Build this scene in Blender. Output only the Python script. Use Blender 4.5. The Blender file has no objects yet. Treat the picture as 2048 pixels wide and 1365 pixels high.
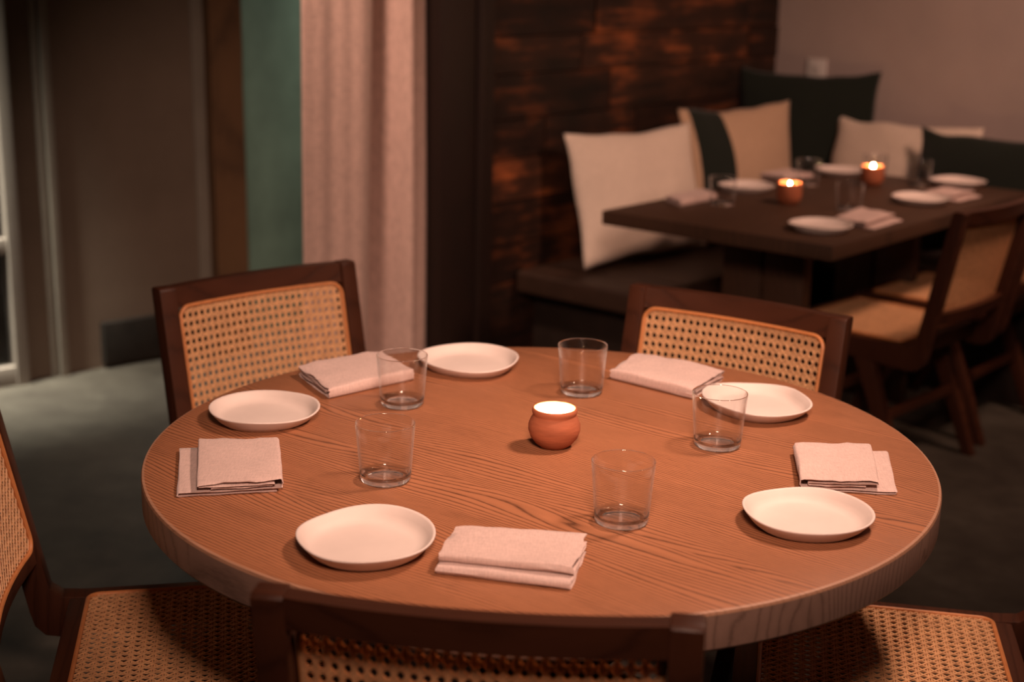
import bpy, bmesh, math, random
from mathutils import Vector, Matrix, noise

SC = bpy.context.scene
COL = SC.collection
R = math.radians

# ------------------------------------------------------------------ camera
PITCH, ROLL, YAW = 0.2609, 0.0192, -0.0067
CAM = Vector((-0.0331, -2.1239, 1.4907))
fw = Vector((math.sin(YAW) * math.cos(PITCH), math.cos(YAW) * math.cos(PITCH), -math.sin(PITCH)))
rt = fw.cross(Vector((0, 0, 1))).normalized()
up = rt.cross(fw)
rt2 = math.cos(ROLL) * rt + math.sin(ROLL) * up
up2 = -math.sin(ROLL) * rt + math.cos(ROLL) * up
cam_data = bpy.data.cameras.new('camera')
cam_data.sensor_width = 36
cam_data.lens = 50.01
cam_data.clip_start = 0.02
cam_data.dof.use_dof = True
cam_data.dof.focus_distance = 2.10
cam_data.dof.aperture_fstop = 2.8
cam = bpy.data.objects.new('camera', cam_data)
m = Matrix((rt2, up2, -fw)).transposed().to_4x4()
m.translation = CAM
cam.matrix_world = m
COL.objects.link(cam)
SC.camera = cam

# ------------------------------------------------------------------ world, lights, exposure
SC.view_settings.view_transform = 'Standard'
SC.view_settings.look = 'None'
SC.view_settings.gamma = 1.0
SC.view_settings.use_curve_mapping = False
SC.view_settings.exposure = 0.0
W = bpy.data.worlds.new('world')
SC.world = W
W.use_nodes = True
W.node_tree.nodes['Background'].inputs[0].default_value = (1.0, 0.62, 0.42, 1)
W.node_tree.nodes['Background'].inputs[1].default_value = 0.006


def area(name, loc, target, size, power, color, spread=180):
    l = bpy.data.lights.new(name, 'AREA')
    l.shape = 'DISK'
    l.size = size
    l.energy = power
    l.color = color
    l.spread = R(spread)
    o = bpy.data.objects.new(name, l)
    o.location = loc
    o.rotation_euler = (Vector(target) - Vector(loc)).to_track_quat('-Z', 'Y').to_euler()
    COL.objects.link(o)
    return o


WARM = (1.0, 0.64, 0.49)
area('table_lamp_light', (0.88, 0.12, 2.30), (0.04, -0.02, 0.75), 0.24, 8.0, WARM, 80)
area('front_fill_light', (0.05, -1.75, 2.15), (0.0, 0.45, 0.78), 0.45, 7.3, WARM, 56)  # unseen fill added on the near side to brighten the chair backs
area('banquette_fill_light', (2.0, 1.35, 2.5), (1.2, 2.9, 0.8), 0.4, 15, (1.0, 0.58, 0.42), 100)  # unseen light added to lift the cushions, right wall and far chairs
area('curtain_fill_light', (-0.75, 1.2, 2.7), (-0.64, 2.25, 1.2), 0.25, 4.8, WARM, 60)  # unseen spot added to brighten the curtain
area('daylight_left', (-2.3, 2.0, 2.7), (-1.95, 2.68, 0.0), 0.40, 13, (1.0, 0.95, 0.80), 30)
area('passage_daylight', (-0.45, 4.3, 2.0), (-1.0, 3.75, 0.4), 0.5, 15, (0.97, 0.95, 0.80), 100)


# ------------------------------------------------------------------ material helpers
def new_mat(name):
    mt = bpy.data.materials.new(name)
    mt.use_nodes = True
    nt = mt.node_tree
    b = nt.nodes['Principled BSDF']
    return mt, nt, b


def N(nt, t, **kw):
    n = nt.nodes.new(t)
    for k, v in kw.items():
        setattr(n, k, v)
    return n


def L(nt, a, b):
    nt.links.new(a, b)


def ramp(nt, stops):
    r = N(nt, 'ShaderNodeValToRGB')
    e = r.color_ramp.elements
    while len(e) < len(stops):
        e.new(0.5)
    for i, (p, c) in enumerate(stops):
        e[i].position = p
        e[i].color = (*c, 1) if len(c) == 3 else c
    return r


def coords(nt, scale=(1, 1, 1), rot=(0, 0, 0), loc=(0, 0, 0)):
    tc = N(nt, 'ShaderNodeTexCoord')
    mp = N(nt, 'ShaderNodeMapping')
    mp.inputs['Scale'].default_value = scale
    mp.inputs['Rotation'].default_value = rot
    mp.inputs['Location'].default_value = loc
    L(nt, tc.outputs['Object'], mp.inputs['Vector'])
    return mp.outputs[0]


def math_n(nt, op, a, b=None):
    n = N(nt, 'ShaderNodeMath', operation=op)
    for i, v in enumerate((a, b)):
        if v is None:
            continue
        if isinstance(v, (int, float)):
            n.inputs[i].default_value = v
        else:
            L(nt, v, n.inputs[i])
    return n.outputs[0]


def noise_n(nt, vec, scale, detail=3, rough=0.55, dim='3D', w=None):
    n = N(nt, 'ShaderNodeTexNoise', noise_dimensions=dim)
    n.inputs['Scale'].default_value = scale
    n.inputs['Detail'].default_value = detail
    n.inputs['Roughness'].default_value = rough
    L(nt, vec, n.inputs['Vector'])
    if w is not None:
        L(nt, w, n.inputs['W'])
    return n.outputs['Fac']


def mixc(nt, fac, a, b, blend='MIX'):
    n = N(nt, 'ShaderNodeMix', data_type='RGBA', blend_type=blend)
    for s, v in ((n.inputs[0], fac), (n.inputs[6], a), (n.inputs[7], b)):
        if isinstance(v, (int, float)):
            s.default_value = v
        elif isinstance(v, tuple):
            s.default_value = (*v, 1)
        else:
            L(nt, v, s)
    return n.outputs[2]


def bump(nt, b, h, strength, dist=0.002):
    n = N(nt, 'ShaderNodeBump')
    n.inputs['Strength'].default_value = strength
    n.inputs['Distance'].default_value = dist
    L(nt, h, n.inputs['Height'])
    L(nt, n.outputs[0], b.inputs['Normal'])


def wood(name, light, dark, line_freq=120.0, board=0.17, rot=0.0, rough=0.42, line_dark=0.75,
         wander=9.0, board_var=0.35, spec=0.4, axis='X'):
    """open-grained wood; grain runs along local X turned by rot"""
    mt, nt, b = new_mat(name)
    r = {'X': (0, 0, -rot), 'Y': (0, 0, R(90)), 'Z': (0, R(90), 0)}[axis]
    v = coords(nt, rot=r)
    sep = N(nt, 'ShaderNodeSeparateXYZ')
    L(nt, v, sep.inputs[0])
    x, y, z = sep.outputs
    if board:
        bi = math_n(nt, 'FLOOR', math_n(nt, 'DIVIDE', math_n(nt, 'ADD', y, 10.03), board))
    else:
        bi = math_n(nt, 'MULTIPLY', x, 0.0)
    wn = N(nt, 'ShaderNodeTexWhiteNoise', noise_dimensions='1D')
    L(nt, bi, wn.inputs['W'])
    rnd = wn.outputs['Value']
    comb = N(nt, 'ShaderNodeCombineXYZ')
    L(nt, math_n(nt, 'MULTIPLY', x, 1.6), comb.inputs[0])
    L(nt, math_n(nt, 'MULTIPLY', y, 8.0), comb.inputs[1])
    L(nt, math_n(nt, 'MULTIPLY', z, 3.0), comb.inputs[2])
    big = noise_n(nt, comb.outputs[0], 1.0, 1.5, 0.35, '4D', math_n(nt, 'MULTIPLY', rnd, 40.0))
    comb2 = N(nt, 'ShaderNodeCombineXYZ')
    L(nt, math_n(nt, 'MULTIPLY', x, 9.0), comb2.inputs[0])
    L(nt, math_n(nt, 'MULTIPLY', y, 60.0), comb2.inputs[1])
    L(nt, math_n(nt, 'MULTIPLY', z, 40.0), comb2.inputs[2])
    mid = noise_n(nt, comb2.outputs[0], 1.0, 3, 0.6)
    comb3 = N(nt, 'ShaderNodeCombineXYZ')
    L(nt, math_n(nt, 'MULTIPLY', x, 40.0), comb3.inputs[0])
    L(nt, math_n(nt, 'MULTIPLY', y, 900.0), comb3.inputs[1])
    L(nt, math_n(nt, 'MULTIPLY', z, 500.0), comb3.inputs[2])
    fine = noise_n(nt, comb3.outputs[0], 1.0, 2, 0.6)
    ring = math_n(nt, 'ADD', math_n(nt, 'MULTIPLY', y, line_freq * 0.55),
                  math_n(nt, 'ADD', math_n(nt, 'MULTIPLY', big, wander), math_n(nt, 'MULTIPLY', mid, 0.55)))
    fr = math_n(nt, 'FRACT', ring)
    lines = ramp(nt, [(0.0, (0.0, 0.0, 0.0)), (0.17, (0.74, 0.74, 0.74)), (0.50, (1, 1, 1)), (0.84, (0.90, 0.90, 0.90)), (1.0, (0.0, 0.0, 0.0))])
    L(nt, fr, lines.inputs[0])
    fl = ramp(nt, [(0.32, (0.0, 0.0, 0.0)), (0.55, (1, 1, 1))])
    L(nt, fine, fl.inputs[0])
    pores = math_n(nt, 'MULTIPLY', math_n(nt, 'SUBTRACT', 1.0, lines.outputs[0]),
                   math_n(nt, 'ADD', math_n(nt, 'MULTIPLY', fl.outputs[0], 0.6), 0.4))
    tone = mixc(nt, math_n(nt, 'ADD', math_n(nt, 'MULTIPLY', mid, 0.7), math_n(nt, 'MULTIPLY', fine, 0.3)),
                tuple(c * 0.78 for c in light), tuple(min(1, c * 1.18) for c in light))
    tone = mixc(nt, math_n(nt, 'MULTIPLY', rnd, board_var), tone, tuple(c * 0.62 for c in light))
    comb4 = N(nt, 'ShaderNodeCombineXYZ')
    L(nt, math_n(nt, 'MULTIPLY', x, 5.0), comb4.inputs[0])
    L(nt, math_n(nt, 'MULTIPLY', y, 16.0), comb4.inputs[1])
    L(nt, math_n(nt, 'MULTIPLY', z, 8.0), comb4.inputs[2])
    patch = ramp(nt, [(0.56, (0, 0, 0)), (0.74, (1, 1, 1))])
    L(nt, noise_n(nt, comb4.outputs[0], 1.0, 3, 0.6), patch.inputs[0])
    tone = mixc(nt, math_n(nt, 'MULTIPLY', patch.outputs[0], 0.38), tone, tuple(0.45 * p + 0.55 * q for p, q in zip(light, dark)))
    colr = mixc(nt, math_n(nt, 'MULTIPLY', pores, line_dark), tone, dark)
    L(nt, colr, b.inputs['Base Color'])
    b.inputs['Roughness'].default_value = rough
    b.inputs['Specular IOR Level'].default_value = spec
    bump(nt, b, math_n(nt, 'SUBTRACT', 1.0, pores), 0.25, 0.0012)
    return mt


def plain(name, color, rough=0.6, spec=0.3, var=0.0, vscale=20.0, bstr=0.0, bscale=200.0, metallic=0.0, stretch=(1, 1, 1)):
    mt, nt, b = new_mat(name)
    b.inputs['Roughness'].default_value = rough
    b.inputs['Specular IOR Level'].default_value = spec
    b.inputs['Metallic'].default_value = metallic
    v = coords(nt, scale=stretch)
    f = noise_n(nt, v, vscale, 4, 0.6)
    rp = ramp(nt, [(0.3, tuple(c * (1 - var) for c in color)), (0.7, tuple(min(1, c * (1 + var)) for c in color))])
    L(nt, f, rp.inputs[0])
    L(nt, rp.outputs[0], b.inputs['Base Color'])
    if bstr:
        bump(nt, b, noise_n(nt, v, bscale, 4, 0.6), bstr, 0.002)
    return mt


def fabric(name, color, weave=700.0, var=0.14, rough=0.9):
    mt, nt, b = new_mat(name)
    b.inputs['Roughness'].default_value = rough
    b.inputs['Specular IOR Level'].default_value = 0.15
    b.inputs['Sheen Weight'].default_value = 0.15
    v1 = coords(nt, scale=(weave, weave * 0.12, weave * 0.12))
    v2 = coords(nt, scale=(weave * 0.12, weave, weave))
    a = noise_n(nt, v1, 1.0, 2)
    c = noise_n(nt, v2, 1.0, 2)
    s = math_n(nt, 'MULTIPLY', math_n(nt, 'ADD', a, c), 0.5)
    big = noise_n(nt, coords(nt), 14.0, 3)
    rp = ramp(nt, [(0.36, tuple(x * (1 - var) for x in color)), (0.62, tuple(min(1, x * (1 + var)) for x in color))])
    L(nt, s, rp.inputs[0])
    colr = mixc(nt, math_n(nt, 'MULTIPLY', big, 0.25), rp.outputs[0], tuple(x * 0.8 for x in color))
    L(nt, colr, b.inputs['Base Color'])
    bump(nt, b, s, 0.25, 0.0008)
    return mt


def emit(name, color, strength):
    mt, nt, b = new_mat(name)
    b.inputs['Base Color'].default_value = (*color, 1)
    b.inputs['Emission Color'].default_value = (*color, 1)
    b.inputs['Emission Strength'].default_value = strength
    return mt


M = {}
GR = R(-39)
M['table'] = wood('oiled_ash_tabletop', (0.40, 0.162, 0.077), (0.040, 0.015, 0.008), 270, 0.205, GR, 0.40, 0.92, 21.0, 0.40)
M['table_edge'] = wood('greyer_table_edge', (0.21, 0.125, 0.095), (0.055, 0.030, 0.022), 150, 0.205, GR, 0.5, 0.6, 14.0, 0.35)  # tabletop side, greyer and darker than the top
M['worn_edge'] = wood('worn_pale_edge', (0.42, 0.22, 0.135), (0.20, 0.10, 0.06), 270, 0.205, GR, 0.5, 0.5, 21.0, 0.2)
M['rect'] = wood('dark_oak_tabletop', (0.075, 0.036, 0.020), (0.018, 0.009, 0.005), 90, 0.14, 0, 0.55, 0.6, 7.0, 0.35)
M['chair'] = wood('walnut_stained_teak', (0.064, 0.021, 0.0105), (0.020, 0.007, 0.004), 110, 0, 0, 0.42, 0.55, 6.0, 0.0, 0.25)
M['chair_v'] = wood('walnut_stained_teak_upright', (0.064, 0.021, 0.0105), (0.020, 0.007, 0.004), 110, 0, 0, 0.42, 0.55, 6.0, 0.0, 0.25, axis='Z')
M['post'] = wood('old_timber', (0.14, 0.070, 0.030), (0.04, 0.02, 0.01), 50, 0, 0, 0.75, 0.6, 5.0, 0.0, axis='Z')
M['jamb'] = wood('dark_timber', (0.018, 0.0075, 0.0045), (0.012, 0.006, 0.004), 50, 0, 0, 0.6, 0.6, 5.0, 0.0, axis='Z')
M['cane'] = plain('natural_rattan_cane', (0.92, 0.52, 0.27), 0.42, 0.4, 0.22, 90.0)


def let_light_through(mt, amount):
    """thin rattan glows a little when lit from the other side"""
    nt = mt.node_tree
    b = nt.nodes['Principled BSDF']
    tl = N(nt, 'ShaderNodeBsdfTranslucent')
    L(nt, b.inputs['Base Color'].links[0].from_socket, tl.inputs['Color'])
    mx = N(nt, 'ShaderNodeMixShader')
    mx.inputs[0].default_value = amount
    L(nt, b.outputs[0], mx.inputs[1])
    L(nt, tl.outputs[0], mx.inputs[2])
    L(nt, mx.outputs[0], nt.nodes['Material Output'].inputs[0])


let_light_through(M['cane'], 0.32)
M['cane_border'] = plain('rattan_binding', (0.56, 0.215, 0.075), 0.4, 0.4, 0.12, 40.0)
M['plate'] = plain('matte_stoneware', (0.68, 0.575, 0.525), 0.55, 0.35, 0.05, 9.0, 0.06, 500.0)
M['napkin'] = fabric('blush_linen', (0.59, 0.43, 0.385))
M['clay'] = plain('terracotta', (0.33, 0.098, 0.045), 0.75, 0.25, 0.20, 14.0, 0.25, 60.0, stretch=(1, 1, 6))
M['wax'] = plain('candle_wax', (0.9, 0.82, 0.70), 0.4, 0.4, 0.02)
M['wick'] = plain('burnt_wick', (0.02, 0.015, 0.01), 0.9)
M['flame'] = emit('candle_flame', (1.0, 0.62, 0.28), 600.0)
M['cream'] = fabric('cream_linen', (0.66, 0.54, 0.45), 500)
M['tan'] = fabric('tan_linen', (0.46, 0.31, 0.21), 500)
M['dark_green'] = fabric('dark_green_linen', (0.011, 0.0145, 0.011), 500)
M['curtain'] = fabric('oatmeal_linen_curtain', (0.58, 0.40, 0.34), 260, 0.2)
M['leather'] = plain('brown_leather', (0.040, 0.020, 0.012), 0.55, 0.4, 0.15, 12.0, 0.1, 300.0)
M['bench_base'] = plain('dark_bench_panel', (0.022, 0.013, 0.009), 0.7, 0.3, 0.2)
M['left_wall'] = plain('brown_grey_plaster', (0.165, 0.122, 0.092), 0.9, 0.15, 0.12, 2.5, 0.1, 40.0)
M['left_trim'] = plain('grey_painted_trim', (0.22, 0.19, 0.155), 0.6, 0.3, 0.08, 6.0)
M['door_paint'] = plain('pale_painted_door', (0.24, 0.205, 0.175), 0.55, 0.3, 0.06, 6.0)
M['right_wall'] = plain('rose_grey_plaster', (0.43, 0.35, 0.33), 0.9, 0.15, 0.06, 3.0, 0.08, 60.0)
M['green_wall'] = plain('sea_green_plaster', (0.165, 0.24, 0.188), 0.8, 0.2, 0.22, 3.5, 0.12, 30.0)
M['black'] = plain('near_black_matte', (0.018, 0.014, 0.011), 0.8, 0.2, 0.3, 10.0)  # even near-black for the low block, gap strip and door backing
M['white_plastic'] = plain('white_plastic', (0.72, 0.68, 0.65), 0.4, 0.4)
M['slot'] = plain('dark_slot', (0.02, 0.02, 0.02), 0.6)


def concrete():
    mt, nt, b = new_mat('worn_concrete')
    v = coords(nt)
    a = noise_n(nt, v, 1.7, 6, 0.62)
    c = noise_n(nt, v, 9.0, 6, 0.7)
    s = math_n(nt, 'ADD', math_n(nt, 'MULTIPLY', a, 0.6), math_n(nt, 'MULTIPLY', c, 0.4))
    rp = ramp(nt, [(0.36, (0.028, 0.022, 0.016)), (0.5, (0.052, 0.044, 0.033)), (0.66, (0.092, 0.082, 0.065))])
    L(nt, s, rp.inputs[0])
    L(nt, rp.outputs[0], b.inputs['Base Color'])
    b.inputs['Roughness'].default_value = 0.62
    bump(nt, b, c, 0.15, 0.003)
    return mt


def planks_mat():
    mt, nt, b = new_mat('reclaimed_barn_boards')
    geo = N(nt, 'ShaderNodeNewGeometry')
    rnd = geo.outputs['Random Per Island']
    v = coords(nt, scale=(2.2, 26.0, 26.0))
    cw = N(nt, 'ShaderNodeVectorMath', operation='ADD')
    cm = N(nt, 'ShaderNodeCombineXYZ')
    L(nt, math_n(nt, 'MULTIPLY', rnd, 60.0), cm.inputs[0])
    L(nt, math_n(nt, 'MULTIPLY', rnd, 35.0), cm.inputs[2])
    L(nt, v, cw.inputs[0])
    L(nt, cm.outputs[0], cw.inputs[1])
    g = noise_n(nt, cw.outputs[0], 1.0, 5, 0.62)
    v2 = coords(nt, scale=(2.2, 4.5, 4.5))
    p = noise_n(nt, v2, 1.0, 4, 0.6)
    rp = ramp(nt, [(0.42, (0.010, 0.005, 0.003)), (0.54, (0.032, 0.012, 0.006)), (0.68, (0.25, 0.072, 0.022))])
    L(nt, math_n(nt, 'ADD', math_n(nt, 'MULTIPLY', g, 0.42), math_n(nt, 'MULTIPLY', p, 0.62)), rp.inputs[0])
    br = ramp(nt, [(0.0, (0.45, 0.42, 0.4)), (0.6, (1, 1, 1)), (0.93, (1.3, 1.25, 1.2)), (1.0, (2.6, 2.4, 2.2))])
    L(nt, rnd, br.inputs[0])
    L(nt, mixc(nt, 1.0, rp.outputs[0], br.outputs[0], 'MULTIPLY'), b.inputs['Base Color'])
    b.inputs['Roughness'].default_value = 0.6
    b.inputs['Specular IOR Level'].default_value = 0.3
    bump(nt, b, g, 0.5, 0.004)
    return mt


def glass_mats():
    thin, nt, b = new_mat('clear_thin_glass')
    nt.nodes.remove(b)
    out = nt.nodes['Material Output']
    tr = N(nt, 'ShaderNodeBsdfTransparent')
    tr.inputs[0].default_value = (0.985, 0.985, 0.985, 1)
    gl = N(nt, 'ShaderNodeBsdfGlossy')
    gl.inputs['Roughness'].default_value = 0.03
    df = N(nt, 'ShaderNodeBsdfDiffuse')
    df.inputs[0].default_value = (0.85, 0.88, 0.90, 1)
    lw = N(nt, 'ShaderNodeLayerWeight')
    f4 = math_n(nt, 'POWER', lw.outputs['Facing'], 4.0)
    mx = N(nt, 'ShaderNodeMixShader')
    L(nt, math_n(nt, 'ADD', math_n(nt, 'MULTIPLY', f4, 0.9), 0.04), mx.inputs[0])
    L(nt, tr.outputs[0], mx.inputs[1])
    L(nt, gl.outputs[0], mx.inputs[2])
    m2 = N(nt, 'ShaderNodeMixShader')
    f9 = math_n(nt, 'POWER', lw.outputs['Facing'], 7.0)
    L(nt, math_n(nt, 'MULTIPLY', f9, 0.45), m2.inputs[0])  # white mixed in at grazing angles, painting bright highlights along the glass edges
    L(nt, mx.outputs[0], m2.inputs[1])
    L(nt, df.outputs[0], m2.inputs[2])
    L(nt, m2.outputs[0], out.inputs[0])
    solid, nt, b = new_mat('clear_glass_edge')
    b.inputs['Transmission Weight'].default_value = 1.0
    b.inputs['Roughness'].default_value = 0.0
    b.inputs['IOR'].default_value = 1.5
    return thin, solid


M['concrete'] = concrete()
M['planks'] = planks_mat()
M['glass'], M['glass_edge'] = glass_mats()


# ------------------------------------------------------------------ mesh helpers
def link_mesh(name, bm, mats, parent=None, smooth=True, angle=40):
    bmesh.ops.recalc_face_normals(bm, faces=bm.faces[:])
    me = bpy.data.meshes.new(name)
    bm.to_mesh(me)
    bm.free()
    for mm in (mats if isinstance(mats, (list, tuple)) else [mats]):
        me.materials.append(mm)
    if smooth:
        for p in me.polygons:
            p.use_smooth = True
        me.set_sharp_from_angle(angle=R(angle))
    o = bpy.data.objects.new(name, me)
    COL.objects.link(o)
    if parent:
        o.parent = parent
    return o


def tag(o, label=None, cat=None, group=None, kind=None):
    if label:
        o['label'] = label
    if cat:
        o['category'] = cat
    if group:
        o['group'] = group
    if kind:
        o['kind'] = kind
    return o


def thing(name, label, cat, loc=(0, 0, 0), rz=0.0, group=None):
    o = bpy.data.objects.new(name, None)
    o.empty_display_size = 0.1
    o.location = loc
    o.rotation_euler = (0, 0, rz)
    COL.objects.link(o)
    return tag(o, label, cat, group)


def dup(root, loc, rz, label, group=None):
    r = root.copy()
    COL.objects.link(r)
    r.location = loc
    r.rotation_euler = (0, 0, rz)
    r['label'] = label
    if group:
        r['group'] = group
    for ch in list(root.children):
        c = ch.copy()
        COL.objects.link(c)
        c.parent = r
        for g in list(ch.children):
            d = g.copy()
            COL.objects.link(d)
            d.parent = c
    return r


def hexa(bm, pts):
    """8 points: bottom loop 4, top loop 4"""
    v = [bm.verts.new(p) for p in pts]
    fs = [bm.faces.new([v[i] for i in f]) for f in
          ((3, 2, 1, 0), (4, 5, 6, 7), (0, 1, 5, 4), (1, 2, 6, 5), (2, 3, 7, 6), (3, 0, 4, 7))]
    return v, fs


def box(bm, x0, x1, y0, y1, z0, z1):
    return hexa(bm, [(x0, y0, z0), (x1, y0, z0), (x1, y1, z0), (x0, y1, z0),
                     (x0, y0, z1), (x1, y0, z1), (x1, y1, z1), (x0, y1, z1)])


def bevel(bm, w, seg=2):
    bmesh.ops.bevel(bm, geom=bm.edges[:], offset=w, segments=seg, affect='EDGES', profile=0.6, clamp_overlap=True)


def boxmesh(name, dims, mat, parent=None, bev=0.003, matrix=None):
    bm = bmesh.new()
    for d in ([dims] if not isinstance(dims[0], (tuple, list)) else dims):
        box(bm, *d)
    if bev:
        bevel(bm, bev)
    if matrix:
        bm.transform(matrix)
    return link_mesh(name, bm, mat, parent)


def lathe(bm, prof, seg=64, mat_of=None):
    rings = []
    for r, z in prof:
        if r < 1e-6:
            rings.append([bm.verts.new((0, 0, z))])
        else:
            rings.append([bm.verts.new((r * math.cos(2 * math.pi * i / seg), r * math.sin(2 * math.pi * i / seg), z)) for i in range(seg)])
    for k in range(len(rings) - 1):
        a, b = rings[k], rings[k + 1]
        for i in range(seg):
            j = (i + 1) % seg
            if len(a) == 1 and len(b) == 1:
                continue
            if len(a) == 1:
                f = bm.faces.new((a[0], b[i], b[j]))
            elif len(b) == 1:
                f = bm.faces.new((a[i], a[j], b[0]))
            else:
                f = bm.faces.new((a[i], a[j], b[j], b[i]))
            if mat_of:
                f.material_index = mat_of(k)


def sweep(bm, pts, section, closed=False, upv=Vector((0, 0, 1))):
    """sweep a 2D section (list of (s,t)) along points"""
    n = len(pts)
    rings = []
    for i, p in enumerate(pts):
        p = Vector(p)
        a = Vector(pts[(i - 1) % n]) if (closed or i) else p
        c = Vector(pts[(i + 1) % n]) if (closed or i < n - 1) else p
        t = (c - a).normalized()
        side = t.cross(upv)
        if side.length < 1e-4:
            side = t.cross(Vector((0, 1, 0)))
        side.normalize()
        w = side.cross(t)
        rings.append([bm.verts.new(p + side * s + w * q) for s, q in section])
    k = len(section)
    for i in range(n if closed else n - 1):
        a, b = rings[i], rings[(i + 1) % n]
        for j in range(k):
            bm.faces.new((a[j], a[(j + 1) % k], b[(j + 1) % k], b[j]))
    if not closed:
        bm.faces.new(rings[0])
        bm.faces.new(list(reversed(rings[-1])))


def circ(r, n=8, ry=None):
    return [(r * math.cos(2 * math.pi * i / n), (ry or r) * math.sin(2 * math.pi * i / n)) for i in range(n)]


def prism(bm, poly, h, axis_map):
    """extrude closed 2D poly; axis_map(a,b,t)->3D"""
    lo = [bm.verts.new(axis_map(a, b, 0)) for a, b in poly]
    hi = [bm.verts.new(axis_map(a, b, h)) for a, b in poly]
    n = len(poly)
    bm.faces.new(lo)
    bm.faces.new(list(reversed(hi)))
    for i in range(n):
        bm.faces.new((lo[i], hi[i], hi[(i + 1) % n], lo[(i + 1) % n]))


# ------------------------------------------------------------------ room frame: U runs along the board wall away from us, V out of it
O0 = Vector((-0.069, 2.737, 0))
AU = R(40)
UD = Vector((math.sin(AU), math.cos(AU), 0))
VD = Vector((math.cos(AU), -math.sin(AU), 0))


def uv(u, v, z=0.0):
    return O0 + UD * u + VD * v + Vector((0, 0, z))


# local frame with X along U and Y into the wall (-V)
ROOM = Matrix((UD, -VD, Vector((0, 0, 1)))).transposed().to_4x4()
ROOM.translation = O0
ROOM_RZ = math.atan2(UD.y, UD.x)


def room_obj(o):
    o.matrix_world = ROOM
    return o


# ------------------------------------------------------------------ structure
bm = bmesh.new()
box(bm, -6, 6, -4, 9, -0.1, 0.0)
tag(link_mesh('floor', bm, M['concrete'], smooth=False), 'worn grey concrete floor', kind='structure')

# board wall
random.seed(7)
bm = bmesh.new()
z = 0.0
row = 0
hs = [0.115, 0.14, 0.16, 0.13, 0.15, 0.145, 0.135, 0.15, 0.125, 0.145, 0.15, 0.14, 0.16, 0.13, 0.15, 0.14, 0.15, 0.14, 0.15, 0.12, 0.12]
while z < 3.0:
    h = hs[row % len(hs)]
    u = -0.13 - random.random() * 0.5
    while u < 1.69:
        ln = random.uniform(0.45, 1.15)
        a, b_ = max(u, -0.13), min(u + ln, 1.69)
        if b_ - a > 0.02:
            d = random.uniform(0.0, 0.009)
            box(bm, a + 0.0015, b_ - 0.0015, -0.012 + d, 0.02, z + 0.002, z + h - 0.002)
        u += ln
    z += h
    row += 1
box(bm, -0.13, 1.69, 0.02, 0.14, 0, 3.0)
wb = room_obj(link_mesh('wall_back', bm, M['planks'], smooth=False))
tag(wb, 'dark reclaimed timber board wall behind the bench', kind='structure')

# jamb left of the boards: post and casing
wj = room_obj(boxmesh('trim_1', [(-0.40, -0.235, -0.03, 0.14, 0, 3.0), (-0.228, -0.205, -0.045, 0.10, 0, 3.0), (-0.200, -0.132, -0.02, 0.12, 0, 3.0)], M['jamb'], bev=0.004))
tag(wj, 'near-black timber door jamb between curtain and board wall', kind='structure')

# right wall (plane u = 1.69)
bm = bmesh.new()
box(bm, 1.69, 1.83, -4.0, 0.14, 0, 3.0)
wr = room_obj(link_mesh('wall_right', bm, M['right_wall'], smooth=False))
tag(wr, 'rose-grey plaster wall behind the corner cushions', kind='structure')

# left wall frame: S along, base point
LO = Vector((-1.698, 2.861, 0))
LD = Vector((0.755, 0.656, 0)).normalized()
LN = Vector((LD.y, -LD.x, 0))            # out of the wall, into the room
LEFT = Matrix((LD, -LN, Vector((0, 0, 1)))).transposed().to_4x4()
LEFT.translation = LO


def left_obj(o):
    o.matrix_world = LEFT
    return o


wl = left_obj(boxmesh('wall_left', [(-3.0, -0.86, 0.0, 0.12, 0, 3.0), (-0.15, 0.57, 0.0, 0.12, 0, 3.0)], M['left_wall'], bev=0))
tag(wl, 'brown-grey plaster wall at the left', kind='structure')
t = left_obj(boxmesh('trim_2', [(-0.052, -0.030, -0.012, 0.01, 0, 3.0), (-0.026, 0.004, -0.030, 0.01, 0, 3.0)], M['left_trim'], bev=0.003))
tag(t, 'grey vertical moulding on the left wall', kind='structure')
t = left_obj(boxmesh('trim_3', (0.555, 0.61, -0.012, 0.12, 0, 3.0), M['left_trim'], bev=0.004))
tag(t, 'thin grey corner strip at the end of the left wall', kind='structure')
t = left_obj(boxmesh('baseboard_left', (0.14, 0.57, -0.035, 0.0, 0.015, 0.175), M['black'], bev=0.006))
tag(t, 'black block at the foot of the left wall', kind='structure')
# old timber post at the passage
bm = bmesh.new()
box(bm, -0.062, 0.062, -0.05, 0.05, 0, 3.0)
bmesh.ops.subdivide_edges(bm, edges=[e for e in bm.edges if abs(e.verts[0].co.z - e.verts[1].co.z) > 1], cuts=40)
for v_ in bm.verts:
    n_ = noise.noise(v_.co * 4.0)
    v_.co.x += n_ * 0.006
    v_.co.y += n_ * 0.004
t = link_mesh('trim_4', bm, M['post'], smooth=False)
t.location = (-1.172, 3.262, 0)
t.rotation_euler = (0, 0, math.atan2(0.059, 0.096))
tag(t, 'old brown timber post beside the green wall', kind='structure')
# black strip painted in for the shade between wall end and post
t = left_obj(boxmesh('gap_shade_strip', (0.605, 0.70, 0.03, 0.12, 0, 3.0), M['black'], bev=0.003))
tag(t, 'black strip standing in for the shade between left wall and timber post', kind='structure')
# green passage wall
GA = R(33)
GD = Vector((math.sin(GA), math.cos(GA), 0))
GN = Vector((GD.y, -GD.x, 0))
bm = bmesh.new()
box(bm, 0, 4.5, 0, 0.12, 0, 3.0)
t = link_mesh('wall_far', bm, M['green_wall'], smooth=False)
mm = Matrix((GD, -GN, Vector((0, 0, 1)))).transposed().to_4x4()
mm.translation = Vector((-1.16, 3.37, 0))
t.matrix_world = mm
tag(t, 'sea-green plaster wall in the passage behind the curtain', kind='structure')

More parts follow.
